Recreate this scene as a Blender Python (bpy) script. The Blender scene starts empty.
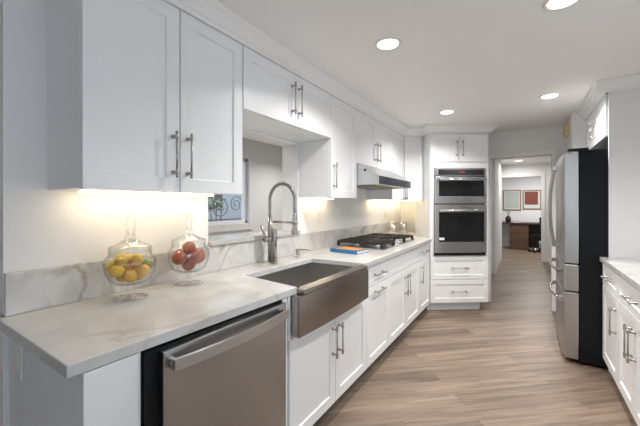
import bpy, bmesh, math, random
from math import sin, cos, pi, radians as R
from mathutils import Vector, Matrix

random.seed(7)
S = bpy.context.scene
COL = S.collection
EYE = 1.335

# ------------------------------------------------------------------ camera
cam_d = bpy.data.cameras.new('camera')
cam_d.sensor_width = 36.0
cam_d.lens = 36.0 * 317.0 / 640.0
cam_d.shift_y = -8.5 / 640.0
cam_d.clip_start = 0.03
cam = bpy.data.objects.new('camera', cam_d)
COL.objects.link(cam)
cam.location = (0, 0, EYE)
cam.rotation_euler = (R(90), 0, R(32.83))
S.camera = cam

# ------------------------------------------------------------------ world, exposure
W = bpy.data.worlds.new('world')
S.world = W
W.use_nodes = True
bg = W.node_tree.nodes['Background']
bg.inputs[0].default_value = (0.86, 0.93, 1.0, 1)
bg.inputs[1].default_value = 1.85
S.view_settings.view_transform = 'Standard'
S.view_settings.look = 'None'
S.view_settings.gamma = 1.0
S.view_settings.exposure = 0.12
CAN_SPREAD = 140     # beam of the recessed lamps, degrees
CAN_W = 13.5          # recessed ceiling lamps
CAN_COL = (1.0, 0.965, 0.92)
STRIP_E = 25.0         # under-cabinet strips, emission of the lit diffuser
STRIP_COL = (1.0, 0.79, 0.50)


# ------------------------------------------------------------------ materials
def mat(name, col, rough=0.5, metal=0.0, **kw):
    m = bpy.data.materials.new(name)
    m.use_nodes = True
    nt = m.node_tree
    b = nt.nodes['Principled BSDF']
    b.inputs['Base Color'].default_value = (*col, 1)
    b.inputs['Roughness'].default_value = rough
    b.inputs['Metallic'].default_value = metal
    for k, v in kw.items():
        b.inputs[k].default_value = v
    return m


def nodes(m):
    return m.node_tree, m.node_tree.nodes['Principled BSDF']


def add_noise(m, scale, amt_col=0.0, bump=0.0, stretch=(1, 1, 1), rough_amt=0.0, dist=0.002):
    """procedural variation of colour, roughness and relief"""
    nt, b = nodes(m)
    L = nt.links.new
    tc = nt.nodes.new('ShaderNodeTexCoord')
    mp = nt.nodes.new('ShaderNodeMapping')
    mp.inputs['Scale'].default_value = stretch
    nz = nt.nodes.new('ShaderNodeTexNoise')
    nz.inputs['Scale'].default_value = scale
    nz.inputs['Detail'].default_value = 4
    L(tc.outputs['Object'], mp.inputs['Vector'])
    L(mp.outputs[0], nz.inputs['Vector'])
    if amt_col:
        c = b.inputs['Base Color'].default_value[:]
        mx = nt.nodes.new('ShaderNodeMix')
        mx.data_type = 'RGBA'
        mx.inputs[6].default_value = tuple(max(0, v * (1 - amt_col)) for v in c[:3]) + (1,)
        mx.inputs[7].default_value = tuple(min(1, v * (1 + amt_col)) for v in c[:3]) + (1,)
        L(nz.outputs['Fac'], mx.inputs[0])
        L(mx.outputs[2], b.inputs['Base Color'])
    if bump:
        bp = nt.nodes.new('ShaderNodeBump')
        bp.inputs['Strength'].default_value = bump
        bp.inputs['Distance'].default_value = dist
        L(nz.outputs['Fac'], bp.inputs['Height'])
        L(bp.outputs[0], b.inputs['Normal'])
    if rough_amt:
        r = b.inputs['Roughness'].default_value
        mr = nt.nodes.new('ShaderNodeMapRange')
        mr.inputs['To Min'].default_value = r - rough_amt
        mr.inputs['To Max'].default_value = r + rough_amt
        L(nz.outputs['Fac'], mr.inputs['Value'])
        L(mr.outputs[0], b.inputs['Roughness'])
    return m


M = {}
M['wall'] = add_noise(mat('wall_paint', (0.84, 0.84, 0.835), 0.6), 90, 0.01, 0.08)
M['wall_far'] = add_noise(mat('far_room_paint', (0.80, 0.82, 0.85), 0.6), 90, 0.01, 0.08)
M['ceiling'] = add_noise(mat('ceiling_paint', (0.88, 0.87, 0.865), 0.7), 120, 0.01, 0.08)
M['cab'] = add_noise(mat('white_cabinet_lacquer', (0.86, 0.87, 0.885), 0.33), 60, 0.008, 0.03)
M['endpanel'] = add_noise(mat('white_panel_laminate', (0.80, 0.81, 0.83), 0.4), 25, 0.02, 0.05, (8, 8, 0.6))
M['trim'] = add_noise(mat('white_trim_paint', (0.87, 0.87, 0.87), 0.35), 60, 0.008, 0.03)
M['nickel'] = add_noise(mat('brushed_nickel', (0.43, 0.41, 0.385), 0.28, 1.0), 200, 0.06, 0, (1, 1, 1), 0.05)
M['steel'] = add_noise(mat('brushed_steel', (0.44, 0.44, 0.45), 0.25, 1.0), 70, 0.05, 0.05, (60, 1, 1), 0.05, 0.0004)
def brushed(m, an=0.7):
    nt, b = nodes(m)
    tg = nt.nodes.new('ShaderNodeTangent'); tg.direction_type = 'RADIAL'; tg.axis = 'Z'
    b.inputs['Anisotropic'].default_value = an
    b.inputs['Anisotropic Rotation'].default_value = 0.25
    nt.links.new(tg.outputs[0], b.inputs['Tangent'])
    return m


brushed(M['steel'])
M['steelv'] = add_noise(mat('brushed_steel_vertical', (0.56, 0.555, 0.55), 0.32, 1.0), 70, 0.04, 0.04, (1, 1, 40), 0.05, 0.0004)
M['steelb'] = add_noise(mat('brushed_steel_warm', (0.36, 0.335, 0.315), 0.24, 1.0), 70, 0.05, 0.05, (1, 60, 1), 0.05, 0.0004)
M['hood'] = add_noise(mat('hood_steel', (0.62, 0.63, 0.64), 0.30, 1.0), 70, 0.03, 0.03, (1, 1, 40), 0.04, 0.0004)
M['chrome'] = add_noise(mat('polished_chrome', (0.75, 0.75, 0.76), 0.12, 1.0), 40, 0.02)
M['spring'] = add_noise(mat('dark_spring_steel', (0.34, 0.34, 0.34), 0.28, 1.0), 100, 0.1)
M['black'] = add_noise(mat('black_enamel', (0.008, 0.009, 0.010), 0.4, 0.0, **{'Specular IOR Level': 0.2}), 60, 0.2, 0.03)
M['fridgeside'] = add_noise(mat('black_textured_side', (0.008, 0.0095, 0.012), 0.5, 0.0, **{'Specular IOR Level': 0.2}), 300, 0.2, 0.12)
M['iron'] = add_noise(mat('cast_iron', (0.018, 0.017, 0.016), 0.55), 250, 0.3, 0.25)
M['griddle'] = add_noise(mat('griddle_plate', (0.05, 0.042, 0.036), 0.42), 90, 0.3, 0.1)
M['ovenglass'] = add_noise(mat('oven_window_glass', (0.010, 0.011, 0.012), 0.06, 0.0, **{'Specular IOR Level': 0.3}), 10, 0.1)
M['panelglass'] = add_noise(mat('control_panel_glass', (0.02, 0.021, 0.026), 0.15), 10, 0.1)
M['hoodglass'] = add_noise(mat('hood_front_glass', (0.055, 0.062, 0.075), 0.15), 10, 0.1)
M['plastic'] = add_noise(mat('white_plastic', (0.80, 0.79, 0.76), 0.35), 50, 0.01)
M['slot'] = add_noise(mat('dark_slot', (0.05, 0.05, 0.05), 0.6), 50, 0.1)
M['yellowbox'] = add_noise(mat('yellowed_plastic', (0.74, 0.60, 0.34), 0.5), 30, 0.06)
M['lemon'] = add_noise(mat('lemon_peel', (0.70, 0.45, 0.04), 0.42), 45, 0.18, 0.35, (1, 1, 1), 0, 0.0015)
M['lemon_orange'] = add_noise(mat('ripe_lemon_peel', (0.68, 0.36, 0.035), 0.42), 45, 0.18, 0.35, (1, 1, 1), 0, 0.0015)
M['lime'] = add_noise(mat('green_peel', (0.20, 0.24, 0.05), 0.45), 45, 0.2, 0.35, (1, 1, 1), 0, 0.0015)
M['redfruit'] = add_noise(mat('red_fruit_skin', (0.34, 0.075, 0.03), 0.35), 22, 0.45, 0.05)
M['stalk'] = add_noise(mat('brown_stalk', (0.10, 0.06, 0.03), 0.7), 60, 0.2)
M['blue'] = add_noise(mat('blue_cover', (0.02, 0.16, 0.36), 0.3), 30, 0.1)
M['orange'] = add_noise(mat('orange_cover_print', (0.80, 0.22, 0.04), 0.3), 14, 0.5)
M['yellow'] = add_noise(mat('yellow_cover_print', (0.85, 0.55, 0.08), 0.3), 14, 0.2)
M['paper'] = add_noise(mat('page_paper', (0.80, 0.78, 0.72), 0.7), 8, 0.06, 0.2, (1, 1, 120))
M['brownwood'] = add_noise(mat('brown_desk_wood', (0.10, 0.055, 0.03), 0.45), 12, 0.2, 0, (1, 1, 10))
M['darkwood'] = add_noise(mat('dark_wood', (0.045, 0.03, 0.022), 0.4), 12, 0.2, 0, (1, 1, 10))
M['frame'] = add_noise(mat('bronze_frame', (0.26, 0.17, 0.09), 0.4), 40, 0.2)
M['mount'] = add_noise(mat('picture_mount', (0.66, 0.70, 0.70), 0.6), 12, 0.08)
M['rust'] = add_noise(mat('rust_print', (0.22, 0.055, 0.025), 0.6), 25, 0.6)
M['palegreen'] = add_noise(mat('pale_print', (0.48, 0.53, 0.50), 0.6), 18, 0.25, 0, (6, 1, 0.6))
M['leaf'] = add_noise(mat('leaf_green', (0.16, 0.24, 0.10), 0.5), 20, 0.5)
M['iron_scroll'] = add_noise(mat('wrought_iron', (0.10, 0.11, 0.13), 0.5), 40, 0.2)
M['ext'] = add_noise(mat('grey_blue_stucco', (0.52, 0.57, 0.62), 0.8), 30, 0.08, 0.2)
M['vase'] = add_noise(mat('black_ceramic', (0.015, 0.015, 0.018), 0.25), 20, 0.1)
M['redbook'] = add_noise(mat('red_cloth_cover', (0.35, 0.04, 0.04), 0.6), 60, 0.1)
M['sticker'] = add_noise(mat('white_sticker', (0.75, 0.75, 0.75), 0.6), 30, 0.04)


def emis(name, col, strength):
    m = mat(name, col, 0.5)
    nt, b = nodes(m)
    b.inputs['Emission Color'].default_value = (*col, 1)
    b.inputs['Emission Strength'].default_value = strength
    return m


M['lens'] = emis('lit_lamp_lens', (1.0, 0.98, 0.95), 9)
M['led'] = emis('lit_warm_strip', STRIP_COL, STRIP_E)
M['digits'] = emis('red_led_digits', (0.6, 0.05, 0.04), 0.06)


def glass(name, tint, base=0.05, edge=0.55, powr=3.0, rough=0.02):
    m = bpy.data.materials.new(name)
    m.use_nodes = True
    nt = m.node_tree
    nt.nodes.remove(nt.nodes['Principled BSDF'])
    out = nt.nodes['Material Output']
    t = nt.nodes.new('ShaderNodeBsdfTransparent')
    t.inputs[0].default_value = (*tint, 1)
    g = nt.nodes.new('ShaderNodeBsdfGlossy')
    g.inputs['Roughness'].default_value = rough
    g.inputs[0].default_value = (0.95, 0.95, 0.95, 1)
    lw = nt.nodes.new('ShaderNodeLayerWeight')
    lw.inputs[0].default_value = 0.5
    p = nt.nodes.new('ShaderNodeMath'); p.operation = 'POWER'; p.inputs[1].default_value = powr
    ma = nt.nodes.new('ShaderNodeMath'); ma.operation = 'MULTIPLY_ADD'
    ma.inputs[1].default_value = edge; ma.inputs[2].default_value = base
    mx = nt.nodes.new('ShaderNodeMixShader')
    L = nt.links.new
    p2 = nt.nodes.new('ShaderNodeMath'); p2.operation = 'POWER'; p2.inputs[1].default_value = 6.0
    tm = nt.nodes.new('ShaderNodeMix'); tm.data_type = 'RGBA'
    tm.inputs[6].default_value = (*tint, 1); tm.inputs[7].default_value = (tint[0] * 0.5, tint[1] * 0.5, tint[2] * 0.5, 1)
    L(lw.outputs['Facing'], p2.inputs[0]); L(p2.outputs[0], tm.inputs[0]); L(tm.outputs[2], t.inputs[0])
    L(lw.outputs['Facing'], p.inputs[0]); L(p.outputs[0], ma.inputs[0]); L(ma.outputs[0], mx.inputs[0])
    L(t.outputs[0], mx.inputs[1]); L(g.outputs[0], mx.inputs[2]); L(mx.outputs[0], out.inputs[0])
    return m


M['glass'] = glass('clear_glass', (0.965, 0.97, 0.965), 0.055, 0.6, 4.0)
M['glass_canister'] = glass('ribbed_canister_glass', (0.93, 0.93, 0.92), 0.22, 0.5, 2.0, 0.15)
M['glass_foot'] = glass('solid_clear_glass', (0.97, 0.97, 0.965), 0.15, 0.6, 2.0)
M['pane'] = glass('window_pane_glass', (0.93, 0.95, 0.97), 0.06, 0.5, 4.0)


def marble(name, base, vein, grey, scale, width=0.028):
    m = mat(name, base, 0.16)
    nt, b = nodes(m)
    L = nt.links.new
    tc = nt.nodes.new('ShaderNodeTexCoord')
    mp = nt.nodes.new('ShaderNodeMapping')
    mp.inputs['Rotation'].default_value = (R(18), R(-25), R(28))
    L(tc.outputs['Object'], mp.inputs['Vector'])
    n1 = nt.nodes.new('ShaderNodeTexNoise'); n1.inputs['Scale'].default_value = 1.7 * scale
    n1.inputs['Detail'].default_value = 5; n1.inputs['Distortion'].default_value = 0.9
    L(mp.outputs[0], n1.inputs['Vector'])
    # thin veins where the noise crosses 0.5
    s = nt.nodes.new('ShaderNodeMath'); s.operation = 'SUBTRACT'; s.inputs[1].default_value = 0.5
    a = nt.nodes.new('ShaderNodeMath'); a.operation = 'ABSOLUTE'
    r1 = nt.nodes.new('ShaderNodeMapRange')
    r1.inputs['From Min'].default_value = 0.0; r1.inputs['From Max'].default_value = width
    r1.inputs['To Min'].default_value = 1.0; r1.inputs['To Max'].default_value = 0.0
    L(n1.outputs['Fac'], s.inputs[0]); L(s.outputs[0], a.inputs[0]); L(a.outputs[0], r1.inputs['Value'])
    n2 = nt.nodes.new('ShaderNodeTexNoise'); n2.inputs['Scale'].default_value = 2.6 * scale
    n2.inputs['Detail'].default_value = 3
    L(mp.outputs[0], n2.inputs['Vector'])
    r2 = nt.nodes.new('ShaderNodeMapRange')
    r2.inputs['From Min'].default_value = 0.44; r2.inputs['From Max'].default_value = 0.66
    L(n2.outputs['Fac'], r2.inputs['Value'])
    mu = nt.nodes.new('ShaderNodeMath'); mu.operation = 'MULTIPLY'
    L(r1.outputs[0], mu.inputs[0]); L(r2.outputs[0], mu.inputs[1])
    n3 = nt.nodes.new('ShaderNodeTexNoise'); n3.inputs['Scale'].default_value = 3.5 * scale
    n3.inputs['Detail'].default_value = 6; n3.inputs['Distortion'].default_value = 1.2
    L(mp.outputs[0], n3.inputs['Vector'])
    r3 = nt.nodes.new('ShaderNodeMapRange')
    r3.inputs['From Min'].default_value = 0.42; r3.inputs['From Max'].default_value = 0.75
    L(n3.outputs['Fac'], r3.inputs['Value'])
    m1 = nt.nodes.new('ShaderNodeMix'); m1.data_type = 'RGBA'
    m1.inputs[6].default_value = (*base, 1); m1.inputs[7].default_value = (*grey, 1)
    L(r3.outputs[0], m1.inputs[0])
    m2 = nt.nodes.new('ShaderNodeMix'); m2.data_type = 'RGBA'
    m2.inputs[7].default_value = (*vein, 1)
    L(m1.outputs[2], m2.inputs[6]); L(mu.outputs[0], m2.inputs[0])
    L(m2.outputs[2], b.inputs['Base Color'])
    return m


M['quartz'] = marble('veined_quartz', (0.58, 0.58, 0.57), (0.46, 0.43, 0.37), (0.51, 0.51, 0.505), 1.3)
M['splash'] = marble('veined_quartz_splash', (0.68, 0.67, 0.65), (0.36, 0.31, 0.24), (0.50, 0.495, 0.49), 1.9, 0.05)


def floor_mat():
    m = mat('greige_oak_planks', (0.4, 0.33, 0.27), 0.42)
    nt, b = nodes(m)
    L = nt.links.new
    tc = nt.nodes.new('ShaderNodeTexCoord')
    mp = nt.nodes.new('ShaderNodeMapping')
    mp.inputs['Rotation'].default_value = (0, 0, R(-41))
    L(tc.outputs['Object'], mp.inputs['Vector'])
    br = nt.nodes.new('ShaderNodeTexBrick')
    br.inputs['Scale'].default_value = 1.0
    br.inputs['Brick Width'].default_value = 1.25
    br.inputs['Row Height'].default_value = 0.15
    br.inputs['Mortar Size'].default_value = 0.0012
    br.inputs['Mortar Smooth'].default_value = 0.2
    br.inputs['Color1'].default_value = (0.0, 0, 0, 1)
    br.inputs['Color2'].default_value = (1.0, 1, 1, 1)
    br.inputs['Mortar'].default_value = (0.5, 0.5, 0.5, 1)
    br.offset = 0.37
    L(mp.outputs[0], br.inputs['Vector'])
    # grain: offset per plank, stretched along the plank
    mg = nt.nodes.new('ShaderNodeMapping'); mg.inputs['Scale'].default_value = (1.1, 16, 1)
    va = nt.nodes.new('ShaderNodeVectorMath'); va.operation = 'MULTIPLY_ADD'
    va.inputs[1].default_value = (7.3, 3.1, 5.0)
    L(br.outputs['Color'], va.inputs[0]); L(mp.outputs[0], va.inputs[2])
    L(va.outputs[0], mg.inputs['Vector'])
    n1 = nt.nodes.new('ShaderNodeTexNoise'); n1.inputs['Scale'].default_value = 1.6
    n1.inputs['Detail'].default_value = 6; n1.inputs['Distortion'].default_value = 0.5
    L(mg.outputs[0], n1.inputs['Vector'])
    mg2 = nt.nodes.new('ShaderNodeMapping'); mg2.inputs['Scale'].default_value = (3, 90, 1)
    L(va.outputs[0], mg2.inputs['Vector'])
    n2 = nt.nodes.new('ShaderNodeTexNoise'); n2.inputs['Scale'].default_value = 1.5
    n2.inputs['Detail'].default_value = 4
    L(mg2.outputs[0], n2.inputs['Vector'])
    cr = nt.nodes.new('ShaderNodeValToRGB')
    cr.color_ramp.elements[0].position = 0.28; cr.color_ramp.elements[0].color = (0.135, 0.098, 0.073, 1)
    cr.color_ramp.elements[1].position = 0.72; cr.color_ramp.elements[1].color = (0.30, 0.228, 0.172, 1)
    L(n1.outputs['Fac'], cr.inputs[0])
    m1 = nt.nodes.new('ShaderNodeMix'); m1.data_type = 'RGBA'; m1.blend_type = 'MULTIPLY'
    m1.inputs[0].default_value = 1.0
    r1 = nt.nodes.new('ShaderNodeMapRange'); r1.inputs['To Min'].default_value = 0.76; r1.inputs['To Max'].default_value = 1.16
    L(br.outputs['Color'], r1.inputs['Value'])
    L(cr.outputs[0], m1.inputs[6]); L(r1.outputs[0], m1.inputs[7])
    m2 = nt.nodes.new('ShaderNodeMix'); m2.data_type = 'RGBA'; m2.blend_type = 'MULTIPLY'
    m2.inputs[0].default_value = 1.0
    r2 = nt.nodes.new('ShaderNodeMapRange'); r2.inputs['From Min'].default_value = 0.3; r2.inputs['From Max'].default_value = 0.7
    r2.inputs['To Min'].default_value = 0.86; r2.inputs['To Max'].default_value = 1.08
    L(n2.outputs['Fac'], r2.inputs['Value'])
    L(m1.outputs[2], m2.inputs[6]); L(r2.outputs[0], m2.inputs[7])
    m3 = nt.nodes.new('ShaderNodeMix'); m3.data_type = 'RGBA'
    m3.inputs[7].default_value = (0.12, 0.09, 0.07, 1)
    rf = nt.nodes.new('ShaderNodeMath'); rf.operation = 'MULTIPLY'; rf.inputs[1].default_value = 0.55
    L(br.outputs['Fac'], rf.inputs[0]); L(rf.outputs[0], m3.inputs[0]); L(m2.outputs[2], m3.inputs[6])
    L(m3.outputs[2], b.inputs['Base Color'])
    bp = nt.nodes.new('ShaderNodeBump'); bp.inputs['Strength'].default_value = 0.15; bp.inputs['Distance'].default_value = 0.001
    L(n2.outputs['Fac'], bp.inputs['Height']); L(bp.outputs[0], b.inputs['Normal'])
    return m


M['floor'] = floor_mat()


# ------------------------------------------------------------------ mesh helpers
class MB:
    """collects shapes; build() links them as ONE mesh object"""
    def __init__(self):
        self.bm = bmesh.new()

    def box(self, x0, x1, y0, y1, z0, z1, bev=0.0):
        bm = self.bm
        x0, x1 = min(x0, x1), max(x0, x1); y0, y1 = min(y0, y1), max(y0, y1); z0, z1 = min(z0, z1), max(z0, z1)
        vs = [bm.verts.new(p) for p in ((x0, y0, z0), (x1, y0, z0), (x1, y1, z0), (x0, y1, z0),
                                        (x0, y0, z1), (x1, y0, z1), (x1, y1, z1), (x0, y1, z1))]
        fs = [bm.faces.new([vs[i] for i in f]) for f in
              ((0, 3, 2, 1), (4, 5, 6, 7), (0, 1, 5, 4), (1, 2, 6, 5), (2, 3, 7, 6), (3, 0, 4, 7))]
        if bev:
            es = {e for f in fs for e in f.edges}
            bmesh.ops.bevel(bm, geom=list(es), offset=bev, segments=2, affect='EDGES', profile=0.7)
        return self

    def prism(self, pts, a0, a1, axis='z'):
        """extrude a closed 2D outline; axis z: (x,y), axis y: (x,z), axis x: (y,z)"""
        bm = self.bm
        def P(p, a):
            return {'z': (p[0], p[1], a), 'y': (p[0], a, p[1]), 'x': (a, p[0], p[1])}[axis]
        lo = [bm.verts.new(P(p, a0)) for p in pts]
        hi = [bm.verts.new(P(p, a1)) for p in pts]
        n = len(pts)
        fs = [bm.faces.new(lo), bm.faces.new(hi)]
        for i in range(n):
            fs.append(bm.faces.new((lo[i], lo[(i + 1) % n], hi[(i + 1) % n], hi[i])))
        bmesh.ops.recalc_face_normals(bm, faces=fs)
        return self

    def tube(self, pts, r, seg=12, cap=True, flat=None):
        """round bar along points; r a number or a list; flat=(a,b) scales the section"""
        bm = self.bm
        pts = [Vector(p) for p in pts]
        n = len(pts)
        rs = r if isinstance(r, (list, tuple)) else [r] * n
        t0 = (pts[1] - pts[0]).normalized()
        up = Vector((0, 0, 1)) if abs(t0.z) < 0.9 else Vector((1, 0, 0))
        u = t0.cross(up).normalized()
        rings = []
        for i, p in enumerate(pts):
            if i == 0: t = pts[1] - pts[0]
            elif i == n - 1: t = pts[-1] - pts[-2]
            else:
                t = (pts[i + 1] - pts[i]).normalized() + (pts[i] - pts[i - 1]).normalized()
            t.normalize()
            u = (u - t * u.dot(t)).normalized()
            v = t.cross(u)
            fu, fv = flat if flat else (1, 1)
            rings.append([bm.verts.new(p + u * (rs[i] * fu * cos(2 * pi * k / seg)) + v * (rs[i] * fv * sin(2 * pi * k / seg)))
                          for k in range(seg)])
        fs = []
        for a, b in zip(rings, rings[1:]):
            for k in range(seg):
                fs.append(bm.faces.new((a[k], a[(k + 1) % seg], b[(k + 1) % seg], b[k])))
        if cap:
            fs.append(bm.faces.new(rings[0][::-1])); fs.append(bm.faces.new(rings[-1]))
        for f in fs: f.smooth = True
        bmesh.ops.recalc_face_normals(bm, faces=fs)
        return self

    def lathe(self, prof, c=(0, 0, 0), seg=32, axis='z', close=False):
        """turn a profile of (radius, height) around an axis"""
        bm = self.bm
        cx, cy, cz = c
        def P(r, h, a):
            if axis == 'z': return (cx + r * cos(a), cy + r * sin(a), cz + h)
            if axis == 'y': return (cx + r * cos(a), cy + h, cz + r * sin(a))
            return (cx + h, cy + r * cos(a), cz + r * sin(a))
        rings = []
        for r, h in prof:
            if r < 1e-6: rings.append([bm.verts.new(P(0, h, 0))])
            else: rings.append([bm.verts.new(P(r, h, 2 * pi * k / seg)) for k in range(seg)])
        fs = []
        pairs = list(zip(rings, rings[1:]))
        if close: pairs.append((rings[-1], rings[0]))
        for a, b in pairs:
            for k in range(seg):
                k2 = (k + 1) % seg
                if len(a) == 1 and len(b) == 1: continue
                if len(a) == 1: fs.append(bm.faces.new((a[0], b[k], b[k2])))
                elif len(b) == 1: fs.append(bm.faces.new((a[k], a[k2], b[0])))
                else: fs.append(bm.faces.new((a[k], a[k2], b[k2], b[k])))
        for f in fs: f.smooth = True
        bmesh.ops.recalc_face_normals(bm, faces=fs)
        return self

    def shaker(self, x0, z0, w, h, t=0.02, rail=0.062, rec=0.008, y=0.0):
        """framed door or drawer front: back at y, face at y-t, panel set back by rec"""
        bm = self.bm
        def ring(ins, yy):
            return [bm.verts.new(p) for p in ((x0 + ins, yy, z0 + ins), (x0 + w - ins, yy, z0 + ins),
                                              (x0 + w - ins, yy, z0 + h - ins), (x0 + ins, yy, z0 + h - ins))]
        c = 0.002
        rs = [ring(0, y), ring(0, y - t + c), ring(c, y - t), ring(rail, y - t), ring(rail + 0.004, y - t + rec)]
        fs = [bm.faces.new(rs[0])]
        for a, b in zip(rs, rs[1:]):
            for k in range(4):
                fs.append(bm.faces.new((a[k], a[(k + 1) % 4], b[(k + 1) % 4], b[k])))
        fs.append(bm.faces.new(rs[-1]))
        bmesh.ops.recalc_face_normals(bm, faces=fs)
        return self

    def build(self, name, material, parent=None, loc=None, rot=None):
        me = bpy.data.meshes.new(name)
        self.bm.to_mesh(me)
        self.bm.free()
        mats = material if isinstance(material, (list, tuple)) else [material]
        for m in mats: me.materials.append(m)
        o = bpy.data.objects.new(name, me)
        COL.objects.link(o)
        if parent: o.parent = parent
        if loc: o.location = loc
        if rot: o.rotation_euler = rot
        return o


def tag(o, label, cat, group=None):
    o['label'] = label
    o['category'] = cat
    if group: o['group'] = group
    return o


def struct(o):
    o['kind'] = 'structure'
    return o


def thing(name, label, cat, loc=(0, 0, 0), rz=0.0, group=None):
    o = bpy.data.objects.new(name, None)
    o.empty_display_size = 0.1
    COL.objects.link(o)
    o.location = loc
    o.rotation_euler = (0, 0, rz)
    return tag(o, label, cat, group)


def dup(root, loc, rz, label, group=None):
    def cp(o, parent):
        c = o.copy(); COL.objects.link(c)
        if parent: c.parent = parent
        for ch in [q for q in bpy.data.objects if q.parent == o and q is not c]:
            cp(ch, c)
        return c
    c = cp(root, None)
    c.location = loc; c.rotation_euler = (0, 0, rz); c['label'] = label
    if group: c['group'] = group
    return c


def sweep(path, prof, name, material):
    """moulding: profile (out, z) carried along a plan path, mitred; out = right of travel"""
    mb = MB(); bm = mb.bm
    n = len(path)
    dirs = [(Vector(path[i + 1]) - Vector(path[i])).normalized() for i in range(n - 1)]
    rings = []
    for i in range(n):
        if i == 0: d = dirs[0]; nr = Vector((d.y, -d.x)); k = 1
        elif i == n - 1: d = dirs[-1]; nr = Vector((d.y, -d.x)); k = 1
        else:
            n1 = Vector((dirs[i - 1].y, -dirs[i - 1].x)); n2 = Vector((dirs[i].y, -dirs[i].x))
            nr = (n1 + n2).normalized(); k = 1 / max(0.3, nr.dot(n1))
        rings.append([bm.verts.new((path[i][0] + nr.x * o * k, path[i][1] + nr.y * o * k, z)) for o, z in prof])
    m = len(prof); fs = []
    for a, b in zip(rings, rings[1:]):
        for k in range(m):
            fs.append(bm.faces.new((a[k], a[(k + 1) % m], b[(k + 1) % m], b[k])))
    fs.append(bm.faces.new(rings[0])); fs.append(bm.faces.new(rings[-1]))
    bmesh.ops.recalc_face_normals(bm, faces=fs)
    return mb.build(name, material)


# ------------------------------------------------------------------ room shell
CEIL = 2.315
WX = -1.65            # kitchen face of the left wall
WT = 0.17             # its thickness
DW = 4.93             # kitchen face of the wall with the doorway
fl = struct(MB().box(-7.2, 1.31, -2.2, 4.0, -0.1, 0).box(-7.2, 3.2, 4.0, 12.6, -0.1, 0).build('floor', M['floor']))
ce = struct(MB().box(-3.6, 1.31, -2.2, 4.0, CEIL, CEIL + 0.1).box(-3.6, 3.2, 4.0, 12.6, CEIL, CEIL + 0.1).build('ceiling', M['ceiling']))

OY0, OY1, OZ0, OZ1 = 1.276, 2.20, 1.075, 1.852     # pass-through opening
w = MB()
w.box(WX - WT, WX, 0.356, OY0, 0, CEIL)
w.box(WX - WT, WX, OY0, OY1, 0, OZ0)
w.box(WX - WT, WX, OY0, OY1, OZ1, CEIL)
w.box(WX - WT, WX, OY1, DW + 0.12, 0, CEIL)
struct(w.build('wall_left', M['wall']))

DX0, DX1, DZ = -0.39, 0.285, 1.965                 # doorway opening
w = MB()
w.box(WX, DX0, DW, DW + 0.12, 0, CEIL)
w.box(DX0, DX1, DW, DW + 0.12, DZ, CEIL)
w.box(DX1, 1.19, DW, DW + 0.12, 0, CEIL)
struct(w.build('wall_back', M['wall']))
GY0, GY1, GZ0, GZ = -2.0, 2.0, 0.92, 2.12          # unseen windows added beside and behind the camera to let in light
w = MB()
w.box(1.19, 1.31, GY1, DW + 0.12, 0, CEIL)
w.box(1.19, 1.31, GY0, GY1, GZ, CEIL)
w.box(1.19, 1.31, GY0, GY1, 0, GZ0)
w.box(1.19, 1.31, -2.2, GY0, 0, CEIL)
struct(w.build('wall_right', M['wall']))
RX0, RX1 = -0.3, 1.10
w = MB()
w.box(-3.65, RX0, -2.32, -2.2, 0, CEIL)
w.box(RX1, 1.31, -2.32, -2.2, 0, CEIL)
w.box(RX0, RX1, -2.32, -2.2, 0, GZ0)
w.box(RX0, RX1, -2.32, -2.2, GZ, CEIL)
struct(w.build('wall_rear', M['wall']))
pd = struct(bpy.data.objects.new('window_added_right', None)); COL.objects.link(pd)  # out of view, added so sky light enters from the right
f = MB()
for y_ in (GY0, -0.69, 0.62, GY1 - 0.06):
    f.box(1.225, 1.275, y_, y_ + 0.06, GZ0, GZ)
for y_ in (GY0, -0.69, 0.62):
    f.box(1.230, 1.270, y_ + 0.06, y_ + 1.31, GZ0, GZ0 + 0.06); f.box(1.230, 1.270, y_ + 0.06, y_ + 1.31, GZ - 0.06, GZ)
f.build('frame', M['trim'], pd)
MB().box(1.247, 1.253, GY0 + 0.05, GY1 - 0.05, GZ0 + 0.05, GZ - 0.05).build('pane', M['pane'], pd)
pd = struct(bpy.data.objects.new('window_added_rear', None)); COL.objects.link(pd)  # out of view, added to light the faces turned to the rear
f = MB()
f.box(RX0, RX0 + 0.05, -2.285, -2.235, GZ0, GZ); f.box(RX1 - 0.05, RX1, -2.285, -2.235, GZ0, GZ)
f.box(RX0 + 0.05, RX1 - 0.05, -2.285, -2.235, GZ0, GZ0 + 0.05); f.box(RX0 + 0.05, RX1 - 0.05, -2.285, -2.235, GZ - 0.05, GZ)
f.build('frame', M['trim'], pd)
MB().box(RX0 + 0.04, RX1 - 0.04, -2.263, -2.257, GZ0 + 0.04, GZ - 0.04).build('pane', M['pane'], pd)
# wall column between the refrigerator bay and the doorway
struct(MB().box(0.432, 1.168, 4.335, DW - 0.002, 0, CEIL).build('wall_corner', M['wall']))

# doorway casing
t = MB()
cw = 0.05
t.box(DX0 - cw, DX0, DW - 0.018, DW - 0.001, 0, DZ + cw, 0.004)
t.box(DX1, DX1 + cw, DW - 0.018, DW - 0.001, 0, DZ + cw, 0.004)
t.box(DX0, DX1, DW - 0.018, DW - 0.001, DZ, DZ + cw, 0.004)
struct(t.build('trim_1', M['trim']))

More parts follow.
